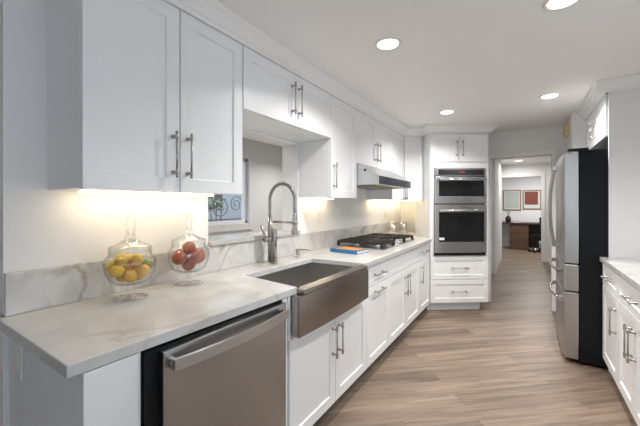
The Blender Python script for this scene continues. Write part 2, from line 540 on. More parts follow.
# hall beyond the doorway
struct(MB().box(-2.3, -0.47, 6.92, 7.04, 0, CEIL).build('wall_hall', M['wall']))
struct(MB().box(-0.59, -0.47, 7.04, 9.0, 0, CEIL).build('wall_hall_left', M['wall']))
struct(MB().box(1.05, 1.17, DW + 0.12, 9.0, 0, CEIL).build('wall_hall_right', M['wall']))
struct(MB().box(-2.42, -2.3, DW + 0.12, 7.04, 0, CEIL).build('wall_hall_end', M['wall']))
w = MB()
w.box(-2.4, -0.50, 9.0, 9.12, 0, CEIL)
w.box(-0.50, 0.33, 9.0, 9.12, 1.995, CEIL)
w.box(0.33, 2.4, 9.0, 9.12, 0, CEIL)
struct(w.build('wall_hall_far', M['wall']))
t = MB()
t.box(0.33, 0.40, 8.98, 8.999, 0, 2.065, 0.003)
t.box(-0.47, 0.33, 8.98, 8.999, 1.995, 2.065, 0.003)
struct(t.build('trim_2', M['trim']))
t = MB()
t.box(-0.55, -0.47, 6.90, 6.919, 0, 2.1, 0.003)
struct(t.build('trim_3', M['trim']))
struct(MB().box(0.40, 1.05, 8.985, 8.999, 0, 0.10, 0.004).build('baseboard_hall', M['trim']))
# far room
struct(MB().box(-2.4, 2.4, 11.7, 11.82, 0, CEIL).build('wall_far', M['wall_far']))
struct(MB().box(-2.52, -2.4, 9.0, 11.82, 0, CEIL).build('wall_far_left', M['wall_far']))
struct(MB().box(2.4, 2.52, 9.0, 11.82, 0, CEIL).build('wall_far_right', M['wall_far']))
struct(MB().box(-2.4, 2.4, 11.684, 11.699, 0, 0.12, 0.004).build('baseboard_far', M['trim']))

# room seen through the pass-through
RX = -3.5
WY0, WY1, WZ0, WZ1 = 2.30, 3.43, 1.06, 2.02        # window hole
w = MB()
w.box(RX - 0.15, RX, -2.2, WY0, 0, CEIL)
w.box(RX - 0.15, RX, WY1, 6.0, 0, CEIL)
w.box(RX - 0.15, RX, WY0, WY1, 0, WZ0)
w.box(RX - 0.15, RX, WY0, WY1, WZ1, CEIL)
struct(w.build('wall_side_room', M['wall']))
struct(MB().box(RX, -2.42, 6.0, 6.12, 0, CEIL).build('wall_side_room_end', M['wall']))

win = struct(bpy.data.objects.new('window_1', None)); COL.objects.link(win)
f = MB()
cs = 0.08
f.box(RX + 0.001, RX + 0.022, WY0 - cs, WY0, WZ0 - 0.10, WZ1 + cs, 0.004)
f.box(RX + 0.001, RX + 0.022, WY1, WY1 + cs, WZ0 - 0.10, WZ1 + cs, 0.004)
f.box(RX + 0.001, RX + 0.022, WY0, WY1, WZ1, WZ1 + cs, 0.004)
f.box(RX + 0.001, RX + 0.022, WY0, WY1, WZ0 - 0.10, WZ0, 0.004)
f.build('casing', M['trim'], win)
f = MB()
for a, b_, c_, d_ in ((WY0, WY0 + 0.04, WZ0, WZ1), (WY1 - 0.04, WY1, WZ0, WZ1), (WY0, WY1, WZ0, WZ0 + 0.04), (WY0, WY1, WZ1 - 0.04, WZ1)):
    f.box(RX - 0.07, RX - 0.03, a, b_, c_, d_, 0.004)
f.build('sash', M['trim'], win)
MB().box(RX - 0.053, RX - 0.047, WY0 + 0.038, WY1 - 0.038, WZ0 + 0.038, WZ1 - 0.038).build('pane', M['pane'], win)

# garden wall and shrub outside the window
struct(MB().box(-6.2, -6.05, 1.0, 9.0, 0, 2.3).build('wall_garden', M['ext']))
g = MB()
pts = [(-4.30, 3.57 + 0.15 * cos(a), 1.29 + 0.15 * sin(a)) for a in [2 * pi * k / 40 for k in range(41)]]
g.tube(pts, 0.008, 8, False)
for sgn, cy_, cz_ in ((1, 3.92, 1.34), (-1, 3.22, 1.34), (1, 3.88, 1.66), (-1, 3.26, 1.66)):
    sp = []
    for k in range(50):
        a = k / 49 * 3.6 * pi; r_ = 0.15 * (1 - k / 60)
        sp.append((-4.30, cy_ + sgn * r_ * cos(a), cz_ + r_ * sin(a)))
    g.tube(sp, 0.007, 8)
g.tube([(-4.30, 2.6, 1.08), (-4.30, 4.6, 1.08)], 0.010, 8)
g.tube([(-4.30, 2.6, 1.87), (-4.30, 4.6, 1.87)], 0.010, 8)
for yy in (2.6, 3.05, 4.2, 4.6):
    g.tube([(-4.30, yy, 0.0), (-4.30, yy, 1.9)], 0.012, 8)
tag(g.build('iron_screen', M['iron_scroll']), 'wrought iron scroll screen outside the window beyond the pass-through', 'screen')
b_ = thing('shrub', 'green shrub outside the window behind the iron screen', 'shrub', (-4.58, 3.66, 0))
lf = MB()
rnd = random.Random(3)
for i in range(420):
    a = rnd.uniform(0, 2 * pi); rr = 0.22 * math.sqrt(rnd.random()); zz = rnd.uniform(1.22, 1.95)
    c = Vector((rr * cos(a) * 0.35, rr * sin(a), zz))
    d = Vector((rnd.uniform(-1, 1), rnd.uniform(-1, 1), rnd.uniform(-.4, 1))).normalized()
    s_ = d.cross(Vector((rnd.uniform(-1, 1), rnd.uniform(-1, 1), 0.3))).normalized()
    l_ = rnd.uniform(0.03, 0.06)
    v = [lf.bm.verts.new(c + q) for q in (-d * l_, s_ * l_ * 0.4, d * l_, -s_ * l_ * 0.4)]
    lf.bm.faces.new(v)
lf.build('foliage', M['leaf'], b_)
st = MB()
for k in range(4):
    st.tube([(0.02 * k - 0.03, 0.03 * k - 0.05, 0), (0, 0.08 * k - 0.12, 0.6), (0, 0.12 * k - 0.18, 1.4)], [0.018, 0.013, 0.006], 8)
st.build('stem', M['stalk'], b_)

# pass-through ledge
struct(MB().box(WX - WT - 0.03, WX + 0.035, OY0 + 0.002, OY1 - 0.002, OZ0 + 0.004, OZ0 + 0.034, 0.004).build('window_sill', M['quartz']))

# ------------------------------------------------------------------ handles
def bar_handle(name, parent, x, z, length, vertical=True, y=-0.02, r=0.0047):
    """bar pull with two collared posts and finials, centred at x, z on a face at y"""
    m = MB()
    hl = length / 2; po = hl * 0.80; yo = y - 0.032
    def q(s, yy): return (x, yy, z + s) if vertical else (x + s, yy, z)
    m.tube([q(-hl, yo), q(hl, yo)], r, 10)
    for s in (-po, po):
        m.tube([q(s, y - 0.0002), q(s, y - 0.005), q(s, y - 0.008), q(s, yo)], [0.010, 0.010, 0.006, 0.006], 10)
        m.tube([q(s - 0.011, yo), q(s - 0.008, yo), q(s + 0.008, yo), q(s + 0.011, yo)], [r, r * 1.6, r * 1.6, r], 10)
    for s in (-hl, hl):
        sg = 1 if s > 0 else -1
        m.tube([q(s - sg * 0.008, yo), q(s - sg * 0.005, yo), q(s, yo), q(s + sg * 0.004, yo)], [r, r * 1.5, r * 1.5, r * .7], 10)
    return m.build(name, M['nickel'], parent)


GAP = 0.0025


def make_doors(root, z0, z1, x0, x1, n, sides, hz=None, hl=0.19, name='door'):
    """n framed doors from x0 to x1; sides: 'L'/'R' side of the handle, '-' top centre, '' none"""
    wd = (x1 - x0) / n
    for i in range(n):
        a = x0 + i * wd + GAP; b2 = x0 + (i + 1) * wd - GAP
        d = MB().shaker(a, z0, b2 - a, z1 - z0).build(name, M['cab'], root)
        sd = sides[i] if i < len(sides) else ''
        if sd == 'L': bar_handle('handle', d, a + 0.034, hz, hl)
        elif sd == 'R': bar_handle('handle', d, b2 - 0.034, hz, hl)
        elif sd == '-': bar_handle('handle', d, (a + b2) / 2, hz, hl, False)
        elif sd == '=': bar_handle('handle', d, (a + b2) / 2, hz, hl, False)


# ------------------------------------------------------------------ left run: base cabinets (face X = -0.985)
BX = -0.985                     # plane of the door faces; bodies start 20 mm behind
BD = 0.640                      # body depth
LROT = R(90)                    # local x -> +Y, local -y -> +X


def left_base(name, label, y0, y1):
    return thing(name, label, 'cabinet', (BX - 0.02, y0, 0), LROT)


def base_body(root, wdt, top=0.878):
    b2 = MB().box(0.0015, wdt - 0.0015, 0.001, BD, 0.105, top).build('body', M['cab'], root)
    MB().box(0.0015, wdt - 0.0015, 0.075, 0.10, 0.0, 0.105).build('toe_kick', M['cab'], root)
    return b2


# end panel / filler of the peninsula
e = thing('end_cabinet', 'white end panel cabinet left of the dishwasher, under the counter overhang', 'cabinet', (0, 0, 0))
MB().box(-1.648, -1.006, 0.372, 0.528, 0, 0.878).build('body', M['endpanel'], e)
MB().box(-1.0058, -0.998, 0.372, 0.520, 0.0, 0.878, 0.002).build('filler_strip', M['endpanel'], e)
o = thing('outlet', 'blank white outlet plate on the cabinet end under the counter overhang', 'outlet', (-1.518, 0.3718, 0.775))
MB().box(-0.036, 0.036, -0.008, -0.0005, -0.058, 0.085, 0.003).build('plate', M['plastic'], o)
MB().box(-0.017, 0.017, -0.0105, -0.008, -0.034, 0.034, 0.001).build('insert', M['plastic'], o)

# dishwasher
dw = thing('dishwasher', 'stainless steel dishwasher with curved bar handle under the counter', 'dishwasher', (-0.985, 0.575, 0), LROT)
DWW = 0.615
MB().box(-0.042, DWW, 0.004, 0.62, 0.09, 0.872).build('tub_housing', M['black'], dw)
MB().box(0.0, DWW, -0.024, 0.003, 0.13, 0.865, 0.004).build('door_panel', M['steel'], dw)
MB().box(0.0, DWW, 0.05, 0.07, 0.0, 0.089).build('kick_plate', M['black'], dw)
h = MB()
pts = []
for k in range(21):
    u = k / 20; pts.append((0.02 + u * (DWW - 0.04), -0.052 - 0.026 * sin(pi * u), 0.823))
# flat wide bowed bar
inner = [(p[0], p[1] + 0.010) for p in pts]; outer = [(p[0], p[1] - 0.004) for p in pts]
h.prism(outer + inner[::-1], 0.806, 0.841, 'z')
h.build('handle', M['hood'], dw)
for xx in (0.020, DWW - 0.036):
    MB().box(xx, xx + 0.016, -0.0475, -0.0235, 0.808, 0.839, 0.003).build('handle_bracket', M['chrome'], dw)

# sink base
sb = left_base('base_cabinet', 'white two-door base cabinet under the farmhouse sink', 1.232, 2.166)
m_ = MB()
m_.box(0.0015, 0.018, 0.001, BD, 0.105, 0.878)
m_.box(0.916, 0.932, 0.001, BD, 0.105, 0.878)
m_.box(0.0015, 0.0225, -0.020, 0.0008, 0.657, 0.878)
m_.box(0.0225, 0.028, -0.0, 0.02, 0.657, 0.878)
m_.box(0.018, 0.916, 0.001, 0.02, 0.105, 0.66)
m_.box(0.018, 0.916, 0.02, BD, 0.105, 0.125)
m_.build('body', M['cab'], sb)
MB().box(0.0015, 0.932, 0.075, 0.10, 0, 0.105).build('toe_kick', M['cab'], sb)
make_doors(sb, 0.112, 0.655, 0.012, 0.932, 2, 'RL', 0.50, 0.19)
# narrow filler between dishwasher and sink cabinet
tag(MB().box(-1.60, -0.987, 1.193, 1.230, 0, 0.878).build('filler_panel', M['cab']), 'narrow white upright panel between the dishwasher and the sink cabinet', 'panel')

# farmhouse sink
sk = thing('farmhouse_sink', 'stainless steel farmhouse sink with a deep front apron', 'sink', (0, 0, 0))
SY0, SY1 = 1.256, 2.085
M['basin'] = add_noise(mat('brushed_steel_basin', (0.52, 0.51, 0.50), 0.32, 1.0), 70, 0.05, 0.05, (1, 1, 40), 0.05, 0.0004)
a = MB()
fr = [(-0.932 + 0.012 * sin(pi * k / 16), SY0 + (SY1 - SY0) * k / 16) for k in range(17)]
a.prism(fr + [(-0.983, SY1), (-0.983, SY0)], 0.672, 0.879, 'z')
fr2 = [(-0.932 + 0.012 * sin(pi * (y_ - SY0) / (SY1 - SY0)), y_) for y_ in [1.298 + (2.068 - 1.298) * k / 16 for k in range(17)]]
a.prism(fr2 + [(-0.983, 2.068), (-0.983, 1.298)], 0.8785, 0.904, 'z')
apron = a.build('apron', M['steelb'], sk)
bv = apron.modifiers.new('bevel', 'BEVEL'); bv.width = 0.006; bv.segments = 2; bv.limit_method = 'ANGLE'
b2 = MB()
t_ = 0.006
BXB, BZ0 = -1.42, 0.68
by0, by1 = 1.345, 2.05
b2.box(BXB, -0.984, by0, by1, BZ0, BZ0 + t_)
b2.box(BXB, -0.984, by0 - t_, by0, BZ0, 0.877)
b2.box(BXB, -0.984, by1, by1 + t_, BZ0, 0.877)
b2.box(BXB - t_, BXB, by0 - t_, by1 + t_, BZ0, 0.877)
b2.box(-0.998, -0.984, by0, by1, BZ0, 0.900)
b2.build('basin', M['basin'], sk)
MB().lathe([(0.0, 0.001), (0.03, 0.001), (0.045, 0.004), (0.052, 0.004), (0.056, 0.0)], (-1.2, 1.70, BZ0 + t_ + 0.0005), 24).build('drain', M['chrome'], sk)

# three more bases to the right of the sink
c1 = left_base('base_cabinet', 'white base cabinet with a drawer over a tall pull-out, right of the sink', 2.168, 2.622)
base_body(c1, 0.454)
d = MB().shaker(GAP, 0.706, 0.454 - 2 * GAP, 0.165, rail=0.040).build('drawer', M['cab'], c1)
bar_handle('handle', d, 0.227, 0.786, 0.19, False)
d = MB().shaker(GAP, 0.112, 0.454 - 2 * GAP, 0.587).build('door', M['cab'], c1)
bar_handle('handle', d, 0.227, 0.655, 0.19, False)
c2 = left_base('base_cabinet', 'white wide base cabinet with a plain top panel over two doors, under the cooktop', 2.624, 3.58)
base_body(c2, 0.956)
MB().shaker(GAP, 0.706, 0.956 - 2 * GAP, 0.165, rail=0.040).build('false_drawer_front', M['cab'], c2)
make_doors(c2, 0.112, 0.699, 0, 0.956, 2, 'RL', 0.545, 0.20)
c3 = left_base('base_cabinet', 'white narrow base cabinet with one drawer and one door beside the oven cabinet', 3.582, 4.02)
base_body(c3, 0.438)
d = MB().shaker(GAP, 0.706, 0.438 - 2 * GAP, 0.165, rail=0.040).build('drawer', M['cab'], c3)
bar_handle('handle', d, 0.219, 0.786, 0.19, False)
make_doors(c3, 0.112, 0.699, 0, 0.438, 1, 'L', 0.545, 0.20)

# countertop with sink cut-out
OVL = Vector((-0.985, 4.05)); OVA = R(36); OVW = 0.748; OVD = 0.515
ux, uy = cos(OVA), sin(OVA)          # along the oven face
nx, ny = -sin(OVA), cos(OVA)         # into the corner
def oven_pt(a, d): return (OVL.x + ux * a + nx * d, OVL.y + uy * a + ny * d)
cf = -0.955
sl = [(cf - 0.02, 0.335), (cf - 0.02, 1.318), (-1.405, 1.34), (-1.405, 2.055), (cf - 0.005, 2.078), (cf - 0.005, 4.02), ]
p1 = oven_pt(-0.006, 0.0); p2 = oven_pt(-0.006, OVD + 0.004)
sl = [(-1.0, 0.335), (-0.974, 1.294), (-1.405, 1.345), (-1.405, 2.052), (-0.958, 2.076), (-0.958, 4.02),
      (p1[0] + 0.0, p1[1]), p2, (-0.86, DW - 0.024), (-1.628, DW - 0.024), (-1.628, 0.354), (-1.90, 0.354), (-1.90, 0.335)]
sl[8] = (p2[0] + ux * 0.25, min(DW - 0.024, p2[1] + uy * 0.25))
ct = MB().prism(sl, 0.880, 0.915, 'z').build('countertop', M['quartz'])
bv = ct.modifiers.new('bevel', 'BEVEL'); bv.width = 0.003; bv.segments = 2; bv.limit_method = 'ANGLE'
tag(ct, 'long white veined quartz countertop along the left wall with the sink', 'countertop')
tag(MB().box(-1.648, -1.629, 0.358, DW - 0.004, 0.9155, 1.076, 0.002).build('backsplash', M['splash']),
    'low veined quartz backsplash along the left wall above the counter', 'backsplash')

# ------------------------------------------------------------------ left run: wall cabinets (face X = -1.321)
UX = -1.321
UB, UT = 1.395, 2.222


def upper(name, label, y0, y1, z0, z1=UT, back=0.306):
    r_ = thing(name, label, 'cabinet', (UX - 0.02, y0, 0), LROT)
    m = MB()
    wd = y1 - y0
    m.box(0.001, wd - 0.001, 0.001, back, z0, z1 + 0.085)
    m.build('body', M['cab'], r_)
    return r_


u1 = upper('wall_cabinet', 'white two-door wall cabinet over the fruit jars, nearest the camera', 0.487, 1.254, UB)
make_doors(u1, UB - 0.004, UT + 0.003, 0, 0.767, 2, 'RL', 1.558, 0.20)
u2 = upper('wall_cabinet', 'white short two-door wall cabinet over the pass-through opening', 1.256, 2.212, 1.872)
make_doors(u2, 1.868 + 0.006, UT + 0.003, 0, 0.956, 2, 'RL', 2.05, 0.21)
u3 = upper('wall_cabinet', 'white tall one-door wall cabinet between pass-through and range hood', 2.214, 2.687, UB)
make_doors(u3, UB - 0.004, UT + 0.003, 0, 0.473, 1, 'L', 1.575, 0.20)
u4 = upper('wall_cabinet', 'white short two-door wall cabinet directly above the range hood', 2.689, 3.623, 1.725)
make_doors(u4, 1.727, UT + 0.003, 0, 0.934, 2, 'RL', 1.885, 0.20)
u5 = upper('wall_cabinet', 'white narrow one-door wall cabinet right of the range hood', 3.625, 4.07, UB)
make_doors(u5, UB - 0.004, UT + 0.003, 0, 0.445, 1, 'R', 1.50, 0.20)
# diagonal corner cabinet
dxw = 0.2535
u6 = thing('wall_cabinet', 'white diagonal corner wall cabinet with one door beside the ovens', 'cabinet', (UX, 4.073, 0), OVA)
def to_local(p):
    dx, dy = p[0] - UX, p[1] - 4.073
    return (dx * ux + dy * uy, dx * nx + dy * ny)
q2 = oven_pt(-0.006, OVD)
MB().prism([(0.001, 0.021), (dxw, 0.021), to_local(q2), to_local((q2[0], DW - 0.003)), to_local((-1.647, DW - 0.003)), to_local((-1.647, 4.075)),
            to_local((UX - 0.022, 4.075))], UB, UT + 0.085, 'z').build('body', M['cab'], u6)
d = MB().shaker(0.004, UB - 0.003, dxw - 0.012, UT - UB + 0.004, rail=0.045, y=0.02).build('door', M['cab'], u6)
bar_handle('handle', d, 0.032, 1.50, 0.20, True, 0.0)

# crown mouldings
CP = [(0.0, UT + 0.004), (0.013, UT + 0.004), (0.020, UT + 0.016), (0.030, UT + 0.022), (0.040, UT + 0.040), (0.058, UT + 0.064),
      (0.072, UT + 0.072), (0.078, UT + 0.080), (0.078, CEIL - 0.0005), (0.0, CEIL - 0.0005)]
struct(sweep([(-1.648, 0.485), (UX, 0.485), (UX, 4.073), (UX + ux * 0.265, 4.073 + uy * 0.265)], CP, 'trim_4', M['trim']))
struct(sweep([oven_pt(-0.002, 0.30), oven_pt(-0.002, -0.002), oven_pt(OVW + 0.002, -0.002), oven_pt(OVW + 0.002, 0.40)], CP, 'trim_5', M['trim']))

# under-cabinet strip lights
def strip(label, x, y0, y1, rz=0.0, loc=None):
    L_ = y1 - y0
    r_ = thing('strip_light', label, 'light', loc or (x, y0, UB - 0.0005), rz, 'strip lights under the wall cabinets')
    MB().box(-0.012, 0.012, 0, L_, -0.004, 0.0).build('housing', M['plastic'], r_)
    MB().box(-0.010, 0.010, 0.006, L_ - 0.006, -0.0095, -0.0042, 0.001).build('lit_diffuser', M['led'], r_)
    return r_


strip('warm strip light under the wall cabinet over the fruit jars', -1.55, 0.56, 1.235)
strip('warm strip light under the tall wall cabinet left of the hood', -1.57, 2.24, 2.665)
strip('warm strip light under the narrow wall cabinet right of the hood', -1.57, 3.65, 4.05)
strip('warm strip light in the corner above the canisters', -1.57, 4.12, 4.70)
strip('added warm fill strip along the back wall of the corner by the ovens', 0, 0, 0.28, R(-90), (-1.62, 4.78, UB - 0.0005))  # extra strip, added to brighten the back wall

# ------------------------------------------------------------------ range hood
hd = thing('range_hood', 'stainless steel range hood with sloping front under the short cabinet', 'range hood', (0, 0, 0))
HY0, HY1 = 2.692, 3.62
HT = 1.719
prof = [(-1.645, HT), (-1.30, HT), (-1.105, 1.598), (-1.105, 1.522), (-1.645, 1.512)]
m = MB()
m.prism([(p[0], p[1]) for p in prof], HY0, HY0 + 0.01, 'y')
m.prism([(p[0], p[1]) for p in prof], HY1 - 0.01, HY1, 'y')
m.prism([(-1.645, HT), (-1.30, HT), (-1.105, 1.598), (-1.105, 1.522), (-1.118, 1.522), (-1.118, 1.59), (-1.306, 1.708), (-1.645, 1.708)], HY0 + 0.01, HY1 - 0.01, 'y')
m.box(-1.645, -1.118, HY0 + 0.01, HY1 - 0.01, 1.535, 1.545)
m.build('canopy', M['hood'], hd)
MB().box(-1.1045, -1.094, HY0 + 0.004, HY1 - 0.004, 1.522, 1.596, 0.003).build('front_panel', M['hoodglass'], hd)
for k in range(2):
    f = MB()
    y_ = HY0 + 0.14 + k * 0.34
    f.box(-1.60, -1.25, y_, y_ + 0.31, 1.528, 1.5345)
    for j in range(9):
        f.box(-1.595 + j * 0.038, -1.583 + j * 0.038, y_ + 0.01, y_ + 0.30, 1.524, 1.528)
    f.build('filter', M['steel'], hd)
for k in range(2):
    MB().lathe([(0, 0.0), (0.026, 0.0), (0.032, 0.006), (0.032, 0.012)], (-1.18, HY0 + 0.18 + 0.55 * k, 1.5225), 20).build('lamp_cover', M['yellow'], hd)
m = MB()
for k in range(2):
    m.lathe([(0, -0.006), (0.010, -0.006), (0.012, 0.0)], (-1.24, HY0 - 0.0002, 1.655), 14, 'y')
m.build('side_knob', M['steel'], hd)

# ------------------------------------------------------------------ oven tower (diagonal)
oc = thing('oven_cabinet', 'white diagonal tall cabinet that holds the double wall oven', 'cabinet', (OVL.x, OVL.y, 0), OVA)
m = MB()
m.box(0.0, 0.018, 0.021, OVD, 0.105, CEIL - 0.004)
m.box(OVW - 0.018, OVW, 0.021, OVD, 0.105, CEIL - 0.004)
m.box(0.018, OVW - 0.018, 0.021, OVD, 1.812, CEIL - 0.004)
m.box(0.018, OVW - 0.018, 0.021, OVD, 0.105, 0.700)
m.box(0.018, 0.048, 0.003, 0.06, 0.700, 1.812)
m.box(OVW - 0.040, OVW - 0.018, 0.003, 0.06, 0.700, 1.812)
m.box(0.0, 0.018, 0.003, 0.021, 0.700, 1.86); m.box(OVW - 0.018, OVW, 0.003, 0.021, 0.700, 1.86)
m.box(0.018, OVW - 0.018, 0.003, 0.021, 1.795, 1.86)
m.build('body', M['cab'], oc)
MB().box(-0.008, OVW - 0.07, 0.075, 0.10, 0.0, 0.104).build('toe_kick', M['cab'], oc)
wd = OVW / 2
for i in range(2):
    a = i * wd + GAP
    d = MB().shaker(a, 1.868, wd - 2 * GAP, UT - 1.868, y=0.02, rail=0.052).build('door', M['cab'], oc)
    bar_handle('handle', d, (wd - 0.036) if i == 0 else (wd + 0.036), 2.035, 0.20, True, 0.0)
for z0, z1 in ((0.402, 0.690), (0.110, 0.394)):
    d = MB().shaker(GAP, z0, OVW - 2 * GAP, z1 - z0, y=0.02, rail=0.055).build('drawer', M['cab'], oc)
    bar_handle('handle', d, OVW / 2, (z0 + z1) / 2, 0.22, False, 0.0)

ov = thing('double_wall_oven', 'stainless steel double wall oven in the diagonal corner cabinet', 'oven', (OVL.x, OVL.y, 0), OVA)
a0, a1 = 0.052, 0.704
MB().box(a0, a1, 0.004, 0.49, 0.706, 1.790).build('housing', M['black'], ov)
MB().box(a0, a1, -0.022, 0.0035, 1.692, 1.788, 0.004).build('control_panel', M['steel'], ov)
cp = MB().box(a0 + 0.045, a1 - 0.03, -0.0245, -0.0222, 1.702, 1.772, 0.001).build('control_glass', M['panelglass'], ov)
m = MB()
# seven-segment clock reading
SEG = {'1': 'bc', '2': 'abged', '0': 'abcdef', ':': '', '3': 'abgcd', '5': 'afgcd'}
x_ = 0.345
for ch in '12:30':
    if ch == ':':
        m.box(x_ + 0.002, x_ + 0.005, -0.0256, -0.0247, 1.732, 1.735); m.box(x_ + 0.002, x_ + 0.005, -0.0256, -0.0247, 1.741, 1.744)
        x_ += 0.010; continue
    wS, hS, tS = 0.013, 0.024, 0.003
    z_ = 1.726
    S7 = {'a': (x_, x_ + wS, z_ + hS - tS, z_ + hS), 'd': (x_, x_ + wS, z_, z_ + tS), 'g': (x_, x_ + wS, z_ + hS / 2 - tS / 2, z_ + hS / 2 + tS / 2),
          'f': (x_, x_ + tS, z_ + hS / 2, z_ + hS), 'e': (x_, x_ + tS, z_, z_ + hS / 2), 'b': (x_ + wS - tS, x_ + wS, z_ + hS / 2, z_ + hS), 'c': (x_ + wS - tS, x_ + wS, z_, z_ + hS / 2)}
    for s in SEG[ch]:
        q = S7[s]; m.box(q[0], q[1], -0.0256, -0.0247, q[2], q[3])
    x_ += 0.019
m.build('clock_display', M['digits'], ov)


def oven_door(z0, z1, wz0, wz1, hz):
    m = MB()
    # frame around a window
    m.box(a0, a1, -0.034, 0.0035, z0, wz0, 0.003); m.box(a0, a1, -0.034, 0.0035, wz1, z1, 0.003)
    m.box(a0, a0 + 0.045, -0.034, 0.0035, wz0, wz1); m.box(a1 - 0.032, a1, -0.034, 0.0035, wz0, wz1)
    d = m.build('oven_door', M['steel'], ov)
    MB().box(a0 + 0.045, a1 - 0.032, -0.032, 0.0, wz0, wz1).build('window', M['ovenglass'], d)
    h = MB()
    h.tube([(a0 + 0.04, -0.082, hz), (a1 - 0.03, -0.082, hz)], 0.014, 14)
    for xx in (a0 + 0.07, a1 - 0.06):
        h.tube([(xx, -0.0335, hz), (xx, -0.08, hz)], 0.010, 10)
    h.build('handle', M['chrome'], d)
    return d


oven_door(1.346, 1.680, 1.436, 1.650, 1.640)
ld_ = oven_door(0.735, 1.334, 0.872, 1.240, 1.262)
MB().box(a0 + 0.05, a0 + 0.115, -0.0334, -0.0322, 0.895, 0.925).build('sticker', M['sticker'], ld_)
MB().box(a0, a1, -0.018, 0.0035, 0.706, 0.731, 0.002).build('lower_trim', M['black'], ov)

# ------------------------------------------------------------------ cooktop
ck = thing('gas_cooktop', 'black and stainless gas cooktop with iron grates set on the counter', 'cooktop', (-1.325, 3.215, 0.9155), 0)
CW, CDp = 0.98, 0.50
MB().box(-CDp / 2, CDp / 2, -CW / 2, CW / 2, 0, 0.012, 0.004).build('tray', M['hood'], ck)
burn = [(-0.12, -0.31), (0.10, -0.31), (-0.03, 0.0), (-0.12, 0.31), (0.10, 0.31)]
for (bx, by) in burn:
    b2 = MB().lathe([(0.05, 0.0122), (0.05, 0.022), (0.042, 0.026), (0.0, 0.026)], (bx, by, 0), 20).build('burner', M['hood'], ck)
    MB().lathe([(0.036, 0.0265), (0.036, 0.034), (0.030, 0.037), (0.0, 0.037)], (bx, by, 0), 20).build('burner_cap', M['iron'], b2)
for gy0, gy1, gx1 in ((-0.475, -0.158, 0.235), (-0.153, 0.153, 0.130), (0.158, 0.475, 0.235)):
    g = MB()
    gx0 = -0.235; zt = 0.066
    for (xa, xb, ya, yb) in ((gx0, gx1, gy0, gy0 + 0.016), (gx0, gx1, gy1 - 0.016, gy1), (gx0, gx0 + 0.016, gy0, gy1), (gx1 - 0.016, gx1, gy0, gy1)):
        g.box(xa, xb, ya, yb, zt - 0.020, zt, 0.002)
    nb = 7 if gy0 < -0.4 else 4
    for k in range(1, nb):
        y_ = gy0 + (gy1 - gy0) * k / nb
        g.box(gx0, gx1, y_ - 0.006, y_ + 0.006, zt - 0.014, zt + 0.004, 0.002)
    for k in range(1, 3):
        x_ = gx0 + (gx1 - gx0) * k / 3
        g.box(x_ - 0.006, x_ + 0.006, gy0, gy1, zt - 0.014, zt + 0.004, 0.002)
    for xx in (gx0 + 0.008, gx1 - 0.008):
        for yy in (gy0 + 0.008, gy1 - 0.008):
            g.box(xx - 0.012, xx + 0.012, yy - 0.012, yy + 0.012, 0.0124, zt - 0.01)
    g.build('grate', M['iron'], ck)
for k in range(5):
    y_ = -0.13 + k * 0.065
    kn = MB().lathe([(0.018, 0.0122), (0.018, 0.030), (0.015, 0.034), (0.0, 0.034)], (0.195, y_, 0), 18).build('knob', M['chrome'], ck)
# book beside the cooktop
bk = thing('book', 'blue book with an orange cover picture lying beside the cooktop', 'book', (-1.305, 2.50, 0.916), R(-7))
bk.scale = (0.86, 0.86, 1.05)
MB().box(-0.165, 0.165, -0.105, 0.105, 0.0, 0.004).build('back_cover', M['blue'], bk)
MB().box(-0.160, 0.160, -0.098, 0.100, 0.0042, 0.024).build('pages', M['paper'], bk)
fc = MB().box(-0.165, 0.165, -0.105, 0.105, 0.0242, 0.028).build('front_cover', M['blue'], bk)
MB().box(-0.165, 0.165, -0.1085, -0.1052, 0.0, 0.028).build('spine', M['blue'], bk)
MB().box(-0.13, 0.14, -0.06, 0.10, 0.0281, 0.0285).build('cover_picture', M['orange'], fc)
m = MB(); m.box(-0.12, 0.10, -0.092, -0.078, 0.0281, 0.0285); m.box(-0.10, 0.06, -0.01, 0.02, 0.0286, 0.0289)
m.build('cover_band', M['yellow'], fc)

# canisters in the corner
def canister(label, x, y, h=0.175, r=0.056):
    c = thing('canister', label, 'canister', (x, y, 0.9155))
    MB().lathe([(0.0, 0.0), (r, 0.0), (r, h), (r - 0.004, h), (r - 0.004, 0.006), (0.0, 0.006)], (0, 0, 0), 28).build('jar', M['glass_canister'], c)
    MB().lathe([(0.0, h + 0.001), (r + 0.002, h + 0.001), (r + 0.002, h + 0.014), (0.0, h + 0.016)], (0, 0, 0), 28).build('lid', M['glass_canister'], c)


canister('clear glass canister in the corner, left of the pair behind the cooktop', -1.51, 4.15)
canister('clear glass canister in the corner nearer the ovens', -1.43, 4.36)

# ------------------------------------------------------------------ faucet
fa = thing('faucet', 'brushed nickel pull-down kitchen faucet with a spring neck behind the sink', 'faucet', (-1.52, 1.742, 0.9155), 0)
MB().lathe([(0.0, 0.0), (0.036, 0.0), (0.036, 0.005), (0.032, 0.009), (0.0, 0.009)], (0, 0.005, 0), 24).build('base_flange', M['nickel'], fa)
m = MB()
m.lathe([(0.0, 0.0092), (0.018, 0.0092), (0.018, 0.238), (0.015, 0.243), (0.0, 0.243)], (0.000, 0.008, 0), 22)
m.build('body', M['nickel'], fa)
m = MB()
m.lathe([(0.0, 0.0092), (0.014, 0.0092), (0.014, 0.225), (0.018, 0.228), (0.018, 0.258), (0.014, 0.262), (0.014, 0.325), (0.0, 0.325)], (-0.022, -0.018, 0), 20)
m.build('riser', M['nickel'], fa)
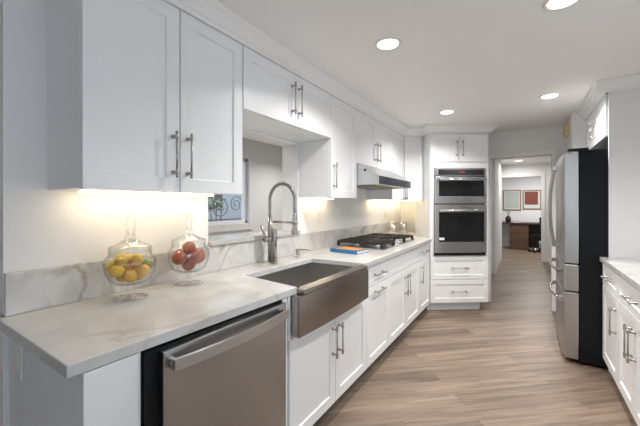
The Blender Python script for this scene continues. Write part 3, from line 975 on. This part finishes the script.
# arch path
ax, ay = -0.022, -0.018
hx = 0.215
path = [(ax, ay, 0.32 + 0.02 * k) for k in range(8)]
z0 = 0.46; rr = hx / 2
for k in range(1, 25):
    a = pi * k / 24
    path.append((ax + rr - rr * cos(a), ay + 0.012 * k / 24, z0 + rr * sin(a) * 1.0))
for k in range(1, 5):
    path.append((ax + hx, ay + 0.012, z0 - 0.030 * k))
inner = MB().tube(path, 0.0075, 10).build('hose', M['spring'], fa)
# helix spring
pv = [Vector(p) for p in path]
cum = [0]
for a, b_ in zip(pv, pv[1:]): cum.append(cum[-1] + (b_ - a).length)
tot = cum[-1]; N = 900; turns = 36
hel = []
side = Vector((0, 1, 0))
j = 0
for k in range(N + 1):
    s = tot * k / N
    while j < len(cum) - 2 and cum[j + 1] < s: j += 1
    u = (s - cum[j]) / (cum[j + 1] - cum[j])
    p = pv[j].lerp(pv[j + 1], u)
    ta = (pv[j + 1] - pv[max(0, j - 1)]).normalized()
    n1 = side - ta * side.dot(ta); n1.normalize(); n2 = ta.cross(n1)
    an = 2 * pi * turns * k / N
    hel.append(p + n1 * 0.0125 * cos(an) + n2 * 0.0125 * sin(an))
MB().tube(hel, 0.0030, 5).build('spring', M['spring'], fa)
ex, ey, ez = path[-1]
m = MB()
m.lathe([(0.0, 0.02), (0.014, 0.02), (0.016, 0.0), (0.016, -0.075), (0.020, -0.085), (0.024, -0.115), (0.024, -0.125), (0.0, -0.125)], (ex, ey, ez), 20)
m.build('spray_head', M['nickel'], fa)
m = MB()
m.tube([(0.004, -0.012, 0.295), (ex - 0.02, ey, 0.295)], 0.0075, 10)
m.lathe([(0.019, -0.012), (0.023, -0.012), (0.023, 0.012), (0.019, 0.012)], (ex, ey, 0.295), 18, 'z', True)
m.build('holder_arm', M['nickel'], fa)
m = MB()
m.tube([(-0.01, 0.0, 0.170), (-0.028, -0.052, 0.170)], 0.019, 16)
m.tube([(-0.028, -0.050, 0.170), (-0.029, -0.062, 0.170)], 0.021, 16)
m.tube([(-0.030, -0.058, 0.175), (-0.038, -0.072, 0.23), (-0.045, -0.084, 0.275)], [0.010, 0.008, 0.0095], 10)
m.build('lever', M['nickel'], fa)

sd = thing('soap_dispenser', 'small nickel soap dispenser at the back corner of the sink', 'soap dispenser', (-1.525, 2.035, 0.9155))
MB().lathe([(0.0, 0.0), (0.020, 0.0), (0.020, 0.004), (0.013, 0.008), (0.013, 0.040), (0.016, 0.044), (0.016, 0.060), (0.012, 0.065), (0.0, 0.065)], (0, 0, 0), 20).build('body', M['nickel'], sd)
MB().tube([(0, 0, 0.056), (0.05, 0.035, 0.060), (0.078, 0.052, 0.056), (0.085, 0.056, 0.048)], [0.007, 0.006, 0.005, 0.005], 10).build('spout', M['nickel'], sd)

# ------------------------------------------------------------------ fruit jars
def foot_profile():
    return [(0.0, 0.0), (0.066, 0.0), (0.070, 0.002), (0.066, 0.005), (0.030, 0.009), (0.016, 0.016), (0.012, 0.030), (0.018, 0.040), (0.013, 0.050),
            (0.020, 0.0595), (0.0, 0.0600)]


def bowl_profile():
    out = [(0.0, 0.0605), (0.022, 0.0610), (0.060, 0.068), (0.084, 0.086), (0.097, 0.115), (0.1035, 0.145), (0.1045, 0.165), (0.101, 0.180), (0.091, 0.189), (0.086, 0.196)]
    inn = [(0.083, 0.196), (0.0885, 0.187), (0.0975, 0.178), (0.101, 0.165), (0.100, 0.145), (0.094, 0.116), (0.081, 0.089), (0.058, 0.0725), (0.0, 0.0665)]
    return out + inn


def lid_profile():
    out = [(0.083, 0.1975), (0.0855, 0.199), (0.0845, 0.231), (0.080, 0.236), (0.060, 0.243), (0.042, 0.252), (0.027, 0.264), (0.019, 0.274), (0.021, 0.281), (0.0, 0.284)]
    inn = [(0.0, 0.267), (0.023, 0.260), (0.040, 0.2485), (0.059, 0.2397), (0.078, 0.233), (0.0812, 0.229), (0.0810, 0.1975)]
    return out + inn


def fruit_jar(label, x, y, z, rz):
    j = thing('apothecary_jar', label, 'jar', (x, y, z), R(rz))
    MB().lathe(foot_profile(), (0, 0, 0), 40).build('foot', M['glass_foot'], j)
    MB().lathe(bowl_profile(), (0, 0, 0), 48).build('bowl', M['glass'], j)
    l_ = MB().lathe(lid_profile(), (0, 0, 0), 48, 'z', True).build('lid', M['glass'], j)
    k = MB()
    pts = [(0.011, 0, 0.2815), (0.012, 0, 0.31), (0.017, 0, 0.345)]
    for i in range(1, 12):
        a = pi * i / 12; pts.append((0.017 * cos(a), 0, 0.347 + 0.026 * sin(a)))
    pts += [(-0.017, 0, 0.345), (-0.012, 0, 0.31), (-0.011, 0, 0.2815)]
    k.tube(pts, 0.0065, 10)
    k.build('knob', M['glass_foot'], l_)
    return j


J1 = (-1.487, 0.735); J2 = (-1.495, 1.035)
fruit_jar('glass footed jar with lid holding yellow lemons on the counter', *J1, 0.9155, 58)
fruit_jar('glass footed jar with lid holding red fruit on the counter', *J2, 0.9155, 12)


def view_axes(x, y):
    tow = Vector((-x, -y)).normalized()          # towards the camera
    rgt = Vector((-tow.y, tow.x))                # to the right in the picture
    return tow, rgt


def lemon_mesh(r):
    m = MB()
    prof = []
    for k in range(17):
        a = -pi / 2 + pi * k / 16
        rr_ = r * cos(a); hh = r * 1.12 * sin(a)
        if k in (0, 16): rr_ = 0
        if k == 1 or k == 15: rr_ *= 0.75
        prof.append((rr_, hh + (0.002 if k >= 15 else (-0.002 if k <= 1 else 0))))
    m.lathe(prof, (0, 0, 0), 24)
    return m


lem_m = lemon_mesh(0.0262).build('lemon', M['lemon'])
lem_o = lemon_mesh(0.0262).build('lemon', M['lemon_orange'])
lime_o = lemon_mesh(0.0262).build('lime', M['lime'])
tow, rgt = view_axes(*J1)
LEM = [  # towards camera, right, height, kind, label
    (0.0427, -0.0503, 0.1314, 'y', 'yellow lemon at the front left of the lemon jar'),
    (0.0385, 0.0475, 0.1262, 'o', 'orange-tinted lemon at the front right of the lemon jar'),
    (-0.0102, -0.0680, 0.1431, 'y', 'yellow lemon at the far left side of the lemon jar'),
    (-0.0162, 0.0663, 0.1410, 'g', 'green citrus fruit at the right side of the lemon jar'),
    (-0.0569, -0.0275, 0.1239, 'y', 'yellow lemon at the back left of the lemon jar'),
    (-0.0577, 0.0294, 0.1262, 'y', 'yellow lemon at the back right of the lemon jar'),
    (-0.0048, -0.0299, 0.1010, 'o', 'orange-tinted lemon lowest on the left of the lemon jar'),
    (0.0434, 0.0003, 0.1052, 'o', 'orange-tinted lemon low at the front centre of the lemon jar'),
    (-0.0067, 0.0271, 0.1007, 'o', 'orange-tinted lemon lowest on the right of the lemon jar'),
    (0.0163, -0.0321, 0.1785, 'y', 'yellow lemon on top at the left, under the jar lid'),
    (0.0217, 0.0244, 0.1730, 'y', 'yellow lemon on top at the right, under the jar lid'),
    (-0.0291, -0.0002, 0.1656, 'y', 'yellow lemon on top at the back, under the jar lid'),
]
rnd = random.Random(11)
used = set()
for a, b_, z_, kd, lab in LEM:
    src = {'y': lem_m, 'o': lem_o, 'g': lime_o}[kd]
    o = src if kd not in used else src.copy()
    if kd in used: COL.objects.link(o)
    used.add(kd)
    p = Vector(J1) + tow * a + rgt * b_
    o.location = (p.x, p.y, 0.9155 + z_)
    o.rotation_euler = (R(rnd.uniform(50, 120)), R(rnd.uniform(-30, 30)), R(rnd.uniform(0, 180)))
    tag(o, lab, 'lemon' if kd != 'g' else 'lime', 'citrus fruit in the lemon jar')


def red_mesh(r):
    m = MB()
    prof = [(0.0, -r * 0.86)]
    for k in range(1, 16):
        a = -pi / 2 + pi * k / 16
        prof.append((r * cos(a), r * 0.94 * sin(a)))
    prof += [(r * 0.10, r * 0.86), (0.0, r * 0.78)]
    m.lathe(prof, (0, 0, 0), 28)
    return m


red0 = red_mesh(0.0358)
tow, rgt = view_axes(*J2)
RED = [
    (0.0403, -0.047, 0.1459, 'round red fruit at the front left of the second jar'),
    (0.0449, 0.0426, 0.1459, 'round red fruit at the front right of the second jar'),
    (-0.0391, 0.048, 0.1459, 'round red fruit at the back right of the second jar'),
    (-0.047, -0.0403, 0.1459, 'round red fruit at the back left of the second jar'),
    (0, 0, 0.1046, 'round red fruit lowest in the middle of the second jar'),
    (0, 0, 0.1885, 'round red fruit on top, under the lid of the second jar'),
]
first = True
for a, b_, z_, lab in RED:
    if first: r0 = o = red0.build('red_fruit', M['redfruit']); first = False
    else: o = r0.copy(); COL.objects.link(o)
    p = Vector(J2) + tow * a + rgt * b_
    o.location = (p.x, p.y, 0.9155 + z_)
    o.rotation_euler = (R(rnd.uniform(-50, 50)), R(rnd.uniform(-50, 50)), R(rnd.uniform(0, 360)))
    tag(o, lab, 'fruit', 'red fruit in the second jar')

# wall outlets
def wall_plate(label, loc, rz, wdt=0.07, hgt=0.115):
    o = thing('outlet', label, 'outlet', loc, rz)
    MB().box(-wdt / 2, wdt / 2, -0.006, -0.0005, -hgt / 2, hgt / 2, 0.002).build('plate', M['plastic'], o)
    m = MB()
    for s in (-1, 1):
        m.box(-wdt * 0.22, wdt * 0.22, -0.0075, -0.006, s * hgt * 0.22 - hgt * 0.13, s * hgt * 0.22 + hgt * 0.13, 0.001)
    m.build('socket', M['plastic'], o)
    return o


wall_plate('white outlet plate on the wall under the tall wall cabinet', (WX, 2.56, 1.215), R(90))
wall_plate('white outlet plate in the corner left of its neighbour, above the canisters', (WX, 4.30, 1.20), R(90), 0.12, 0.07)
wall_plate('white outlet plate in the corner nearest the ovens, above the canisters', (WX, 4.72, 1.23), R(90), 0.12, 0.07)

# ------------------------------------------------------------------ refrigerator
RROT = R(-90)
FX, FY1, FW = 0.385, 4.278, 0.885
fg = thing('refrigerator', 'stainless french-door refrigerator with black sides and bowed handles', 'refrigerator', (FX, FY1, 0), RROT)
MB().box(0, FW, 0.0, 0.72, 0.022, 1.785, 0.004).build('body', M['fridgeside'], fg)
MB().box(0.02, FW - 0.02, -0.05, -0.001, 0.008, 0.034).build('bottom_grille', M['black'], fg)
m = MB()
for xx in (0.06, FW - 0.06):
    for yy in (0.05, 0.66):
        m.lathe([(0.0, 0.0), (0.02, 0.0), (0.02, 0.0215), (0.0, 0.0215)], (xx, yy, 0), 14)
m.build('foot', M['black'], fg)


def front_y(x): return -0.098 - 0.014 * (sin(pi * min(1, max(0, x / FW)))) ** 0.6


def fridge_front(name, x0, x1, z0, z1):
    n = 18
    pts = [(x0, -0.004)]
    for k in range(n + 1):
        x = x0 + (x1 - x0) * k / n
        pts.append((x, front_y(x)))
    pts.append((x1, -0.004))
    o = MB().prism(pts, z0, z1, 'z').build(name, M['steelv'], fg)
    bv = o.modifiers.new('bevel', 'BEVEL'); bv.width = 0.006; bv.segments = 2; bv.limit_method = 'ANGLE'; bv.angle_limit = R(40)
    return o


def bow_handle(parent, p0, p1, out, r=0.011):
    m = MB(); pts = []
    p0, p1 = Vector(p0), Vector(p1)
    for k in range(25):
        u = k / 24
        p = p0.lerp(p1, u); p.y -= out * (1 - (2 * u - 1) ** 4) ** 0.5 * (0.55 + 0.45 * sin(pi * u))
        pts.append(p)
    m.tube(pts, r, 12, True)
    h = m.build('handle', M['nickel'], parent)
    for p in (p0, p1):
        MB().box(p.x - 0.016, p.x + 0.016, p.y - 0.028, p.y + 0.022, p.z - 0.020, p.z + 0.020, 0.003).build('mount', M['chrome'], h)
    return h


MID = FW / 2
d1 = fridge_front('door', 0.003, MID - 0.003, 0.838, 1.768)
d2 = fridge_front('door', MID + 0.003, FW - 0.002, 0.838, 1.768)
dr = fridge_front('drawer', 0.003, FW - 0.002, 0.604, 0.828)
fz = fridge_front('freezer_drawer', 0.003, FW - 0.002, 0.036, 0.594)
for d, xx in ((d1, MID - 0.05), (d2, MID + 0.05)):
    bow_handle(d, (xx, front_y(xx) - 0.018, 0.95), (xx, front_y(xx) - 0.018, 1.68), 0.045)
bow_handle(dr, (0.12, front_y(0.12) - 0.018, 0.755), (FW - 0.10, front_y(FW - 0.1) - 0.018, 0.755), 0.045)
bow_handle(fz, (0.12, front_y(0.12) - 0.018, 0.515), (FW - 0.10, front_y(FW - 0.1) - 0.018, 0.515), 0.045)
for xx in (0.05, FW - 0.05):
    MB().box(xx - 0.045, xx + 0.045, -0.075, 0.06, 1.7865, 1.806, 0.004).build('hinge_cover', M['black'], fg)

# cabinet over the refrigerator, end panel
ur = thing('wall_cabinet', 'white two-door wall cabinet above the refrigerator', 'cabinet', (0.57, 4.332, 0), RROT)
MB().box(0.001, 0.935, 0.001, 0.595, 1.885, UT + 0.085).build('body', M['cab'], ur)
make_doors(ur, 1.887, UT + 0.002, 0, 0.935, 2, 'RL', 2.02, 0.16)
tag(MB().box(0.563, 1.168, 3.364, 3.386, 0, CEIL - 0.002, 0.002).build('tall_panel', M['cab']),
    'tall white end panel beside the refrigerator, above the right counter', 'panel')
struct(sweep([(0.55, 4.330), (0.55, 3.362), (1.168, 3.362)], CP, 'trim_6', M['trim']))
# doorbell chime
ch = thing('door_chime', 'small yellowed box on the wall column above the refrigerator', 'door chime', (0.4318, 4.62, 2.19), R(-90))
MB().box(-0.09, 0.09, -0.045, -0.001, -0.068, 0.068, 0.006).build('cover', M['yellowbox'], ch)
MB().box(-0.098, 0.098, -0.0475, -0.0452, -0.014, -0.008).build('band', M['frame'], ch)

# ------------------------------------------------------------------ right run base cabinets (face X = 0.525)
def right_base(label, y_hi, wdt, dual):
    r_ = thing('base_cabinet', label, 'cabinet', (0.545, y_hi, 0), RROT)
    base_body(r_, wdt)
    d = MB().shaker(GAP, 0.706, wdt - 2 * GAP, 0.165, rail=0.040).build('drawer', M['cab'], r_)
    bar_handle('handle', d, wdt / 2, 0.786, 0.17, False)
    make_doors(r_, 0.112, 0.699, 0, wdt, 2 if dual else 1, 'RL' if dual else 'R', 0.535, 0.195)


right_base('white single-door base cabinet on the right, next to the refrigerator', 3.36, 0.482, False)
right_base('white two-door base cabinet on the right, nearer the camera', 2.876, 0.76, True)
ct2 = MB().prism([(0.507, 2.10), (0.507, 3.362), (1.168, 3.362), (1.168, 2.10)], 0.880, 0.915, 'z').build('countertop', M['quartz'])
bv = ct2.modifiers.new('bevel', 'BEVEL'); bv.width = 0.003; bv.segments = 2; bv.limit_method = 'ANGLE'
tag(ct2, 'white quartz countertop on the right beside the refrigerator', 'countertop')

# ------------------------------------------------------------------ recessed ceiling lights
def can_light(label, x, y, z=CEIL, pw=CAN_W, r=0.062, spread=None):
    c = thing('recessed_light', label, 'light', (x, y, z - 0.0005), 0, 'recessed ceiling lights')
    MB().lathe([(r, -0.004), (r + 0.012, -0.006), (r + 0.020, -0.003), (r + 0.021, 0.0), (r, 0.0)], (0, 0, 0), 36, 'z', True).build('trim_ring', M['plastic'], c)
    MB().lathe([(0.0, -0.003), (r - 0.001, -0.003), (r - 0.001, -0.0005), (0.0, -0.0005)], (0, 0, 0), 36).build('lens', M['lens'], c)
    ld = bpy.data.lights.new('lamp', 'AREA'); ld.shape = 'DISK'; ld.size = 2 * r - 0.01
    ld.energy = pw; ld.color = CAN_COL; ld.spread = R(spread or CAN_SPREAD)
    lo = bpy.data.objects.new('lamp', ld); COL.objects.link(lo); lo.parent = c; lo.location = (0, 0, -0.0075)
    return c


can_light('lit recessed ceiling light, left one nearer the camera', -0.70, 1.85)
can_light('lit recessed ceiling light, left one in front of the ovens', -0.69, 3.55)
can_light('lit recessed ceiling light, right one near the refrigerator', 0.19, 3.53)
can_light('lit recessed ceiling light at the top edge of the picture', 0.155, 1.91)
can_light('lit recessed ceiling light in the hall beyond the doorway', -0.10, 8.35, pw=10, spread=170)
can_light('added ceiling fill lamp in the far room', 0.3, 10.3, pw=42, spread=178)  # unseen lamp, added in place of the far room's daylight
can_light('added ceiling fill lamp in the hall just past the doorway', 0.25, 6.0, pw=6, spread=170)  # added hall fill, hidden behind the door header
can_light('added ceiling fill lamp in the room beyond the pass-through', -2.65, 1.6, pw=13)  # unseen lamp, added to brighten the side room
can_light('added ceiling fill lamp deeper in the room beyond the pass-through', -2.65, 3.9, pw=13)  # second unseen fill lamp for the side room
v = thing('ceiling_vent', 'small dark ceiling vent in the hall beyond the doorway', 'vent', (-0.30, 7.75, CEIL - 0.0005))
MB().box(-0.10, 0.10, -0.08, 0.08, -0.008, 0.0, 0.002).build('frame', M['plastic'], v)
m = MB()
for k in range(5): m.box(-0.085, 0.085, -0.065 + k * 0.028, -0.048 + k * 0.028, -0.010, -0.0082)
m.build('slat', M['slot'], v)

# ------------------------------------------------------------------ far room furniture
def picture(label, x0, x1, z0, z1, art, inset):
    p = thing('framed_picture', label, 'picture', ((x0 + x1) / 2, 11.699, (z0 + z1) / 2))
    hw, hh = (x1 - x0) / 2, (z1 - z0) / 2
    m = MB(); b = 0.028
    m.box(-hw, -hw + b, -0.03, -0.001, -hh, hh, 0.003); m.box(hw - b, hw, -0.03, -0.001, -hh, hh, 0.003)
    m.box(-hw + b, hw - b, -0.03, -0.001, hh - b, hh, 0.003); m.box(-hw + b, hw - b, -0.03, -0.001, -hh, -hh + b, 0.003)
    m.build('frame', M['frame'], p)
    MB().box(-hw + b, hw - b, -0.012, -0.002, -hh + b, hh - b).build('mount', M['mount'], p)
    MB().box(-hw + inset[0], hw - inset[1], -0.0135, -0.0122, -hh + inset[2], hh - inset[3]).build('print', art, p)
    return p


p1_ = picture('framed pale picture on the far wall, left of the rust one', -0.575, -0.088, 1.155, 1.790, M['palegreen'], (0.06, 0.06, 0.06, 0.06))
picture('framed picture with a rust red print on the far wall', -0.045, 0.425, 1.190, 1.780, M['rust'], (0.05, 0.08, 0.14, 0.05))

dk = thing('desk', 'brown wooden desk with a dark top against the far wall', 'desk', (0, 0, 0))
MB().box(-0.66, 0.62, 11.02, 11.66, 0.755, 0.795, 0.004).build('desktop', M['darkwood'], dk)
MB().box(-0.36, 0.10, 11.06, 11.60, 0.0, 0.754, 0.003).build('pedestal', M['brownwood'], dk)
m = MB()
for k in range(3): m.box(-0.34, 0.08, 11.050, 11.0598, 0.02 + k * 0.245, 0.25 + k * 0.245, 0.002)
m.build('drawer', M['brownwood'], dk)
MB().box(0.10, 0.56, 11.56, 11.60, 0.05, 0.754).build('modesty_panel', M['darkwood'], dk)
MB().box(0.565, 0.60, 11.06, 11.60, 0.0, 0.754, 0.003).build('leg_panel', M['darkwood'], dk)
MB().box(-0.645, -0.615, 11.08, 11.12, 0.0, 0.754, 0.003).build('leg', M['chrome'], dk)
MB().box(-0.645, -0.615, 11.54, 11.58, 0.0, 0.754, 0.003).build('leg', M['chrome'], dk)
vs = thing('vase', 'small black vase on the left end of the far desk', 'vase', (-0.42, 11.28, 0.7955))
MB().lathe([(0.0, 0.0), (0.05, 0.0), (0.075, 0.03), (0.078, 0.13), (0.05, 0.17), (0.03, 0.185), (0.034, 0.20), (0.026, 0.20), (0.022, 0.18), (0.0, 0.02)], (0, 0, 0), 24).build('pot', M['vase'], vs)
m = MB()
for k in range(9):
    a = k * 0.7; r_ = 0.10 + 0.02 * (k % 3)
    m.tube([(0, 0, 0.16), (r_ * 0.4 * cos(a), r_ * 0.4 * sin(a), 0.30 + 0.01 * k), (r_ * cos(a), r_ * sin(a), 0.36 + 0.01 * k)], [0.004, 0.012, 0.002], 6, True, (1, 0.3))
m.build('foliage', M['leaf'], vs)
rb = thing('book', 'red book lying flat on the far desk beside the black vase', 'book', (-0.20, 11.25, 0.7955), R(8))
MB().box(-0.12, 0.12, -0.08, 0.08, 0.0, 0.004).build('back_cover', M['redbook'], rb)
MB().box(-0.115, 0.115, -0.075, 0.075, 0.0042, 0.032).build('pages', M['paper'], rb)
MB().box(-0.12, 0.12, -0.08, 0.08, 0.0322, 0.036).build('front_cover', M['redbook'], rb)
oc2 = thing('office_chair', 'black office chair with a chrome star base at the far desk', 'chair', (0.36, 10.78, 0))
m = MB()
for k in range(5):
    a = 2 * pi * k / 5 + 0.4
    m.tube([(0, 0, 0.11), (0.26 * cos(a), 0.26 * sin(a), 0.075)], [0.022, 0.014], 8)
m.tube([(0, 0, 0.09), (0, 0, 0.42)], 0.025, 12)
m.build('star_base', M['chrome'], oc2)
for k in range(5):
    a = 2 * pi * k / 5 + 0.4
    MB().lathe([(0.0, -0.02), (0.03, -0.02), (0.03, 0.02), (0.0, 0.02)], (0.26 * cos(a), 0.26 * sin(a), 0.0305), 14, 'y').build('caster', M['black'], oc2)
MB().box(-0.22, 0.22, -0.21, 0.21, 0.42, 0.48, 0.02).build('seat', M['black'], oc2)
MB().box(-0.02, 0.24, -0.255, -0.20, 0.52, 0.98, 0.02).build('backrest', M['black'], oc2)
m = MB(); m.tube([(0.1, -0.18, 0.45), (0.1, -0.24, 0.5), (0.1, -0.23, 0.6)], 0.014, 8)
m.build('back_support', M['chrome'], oc2)
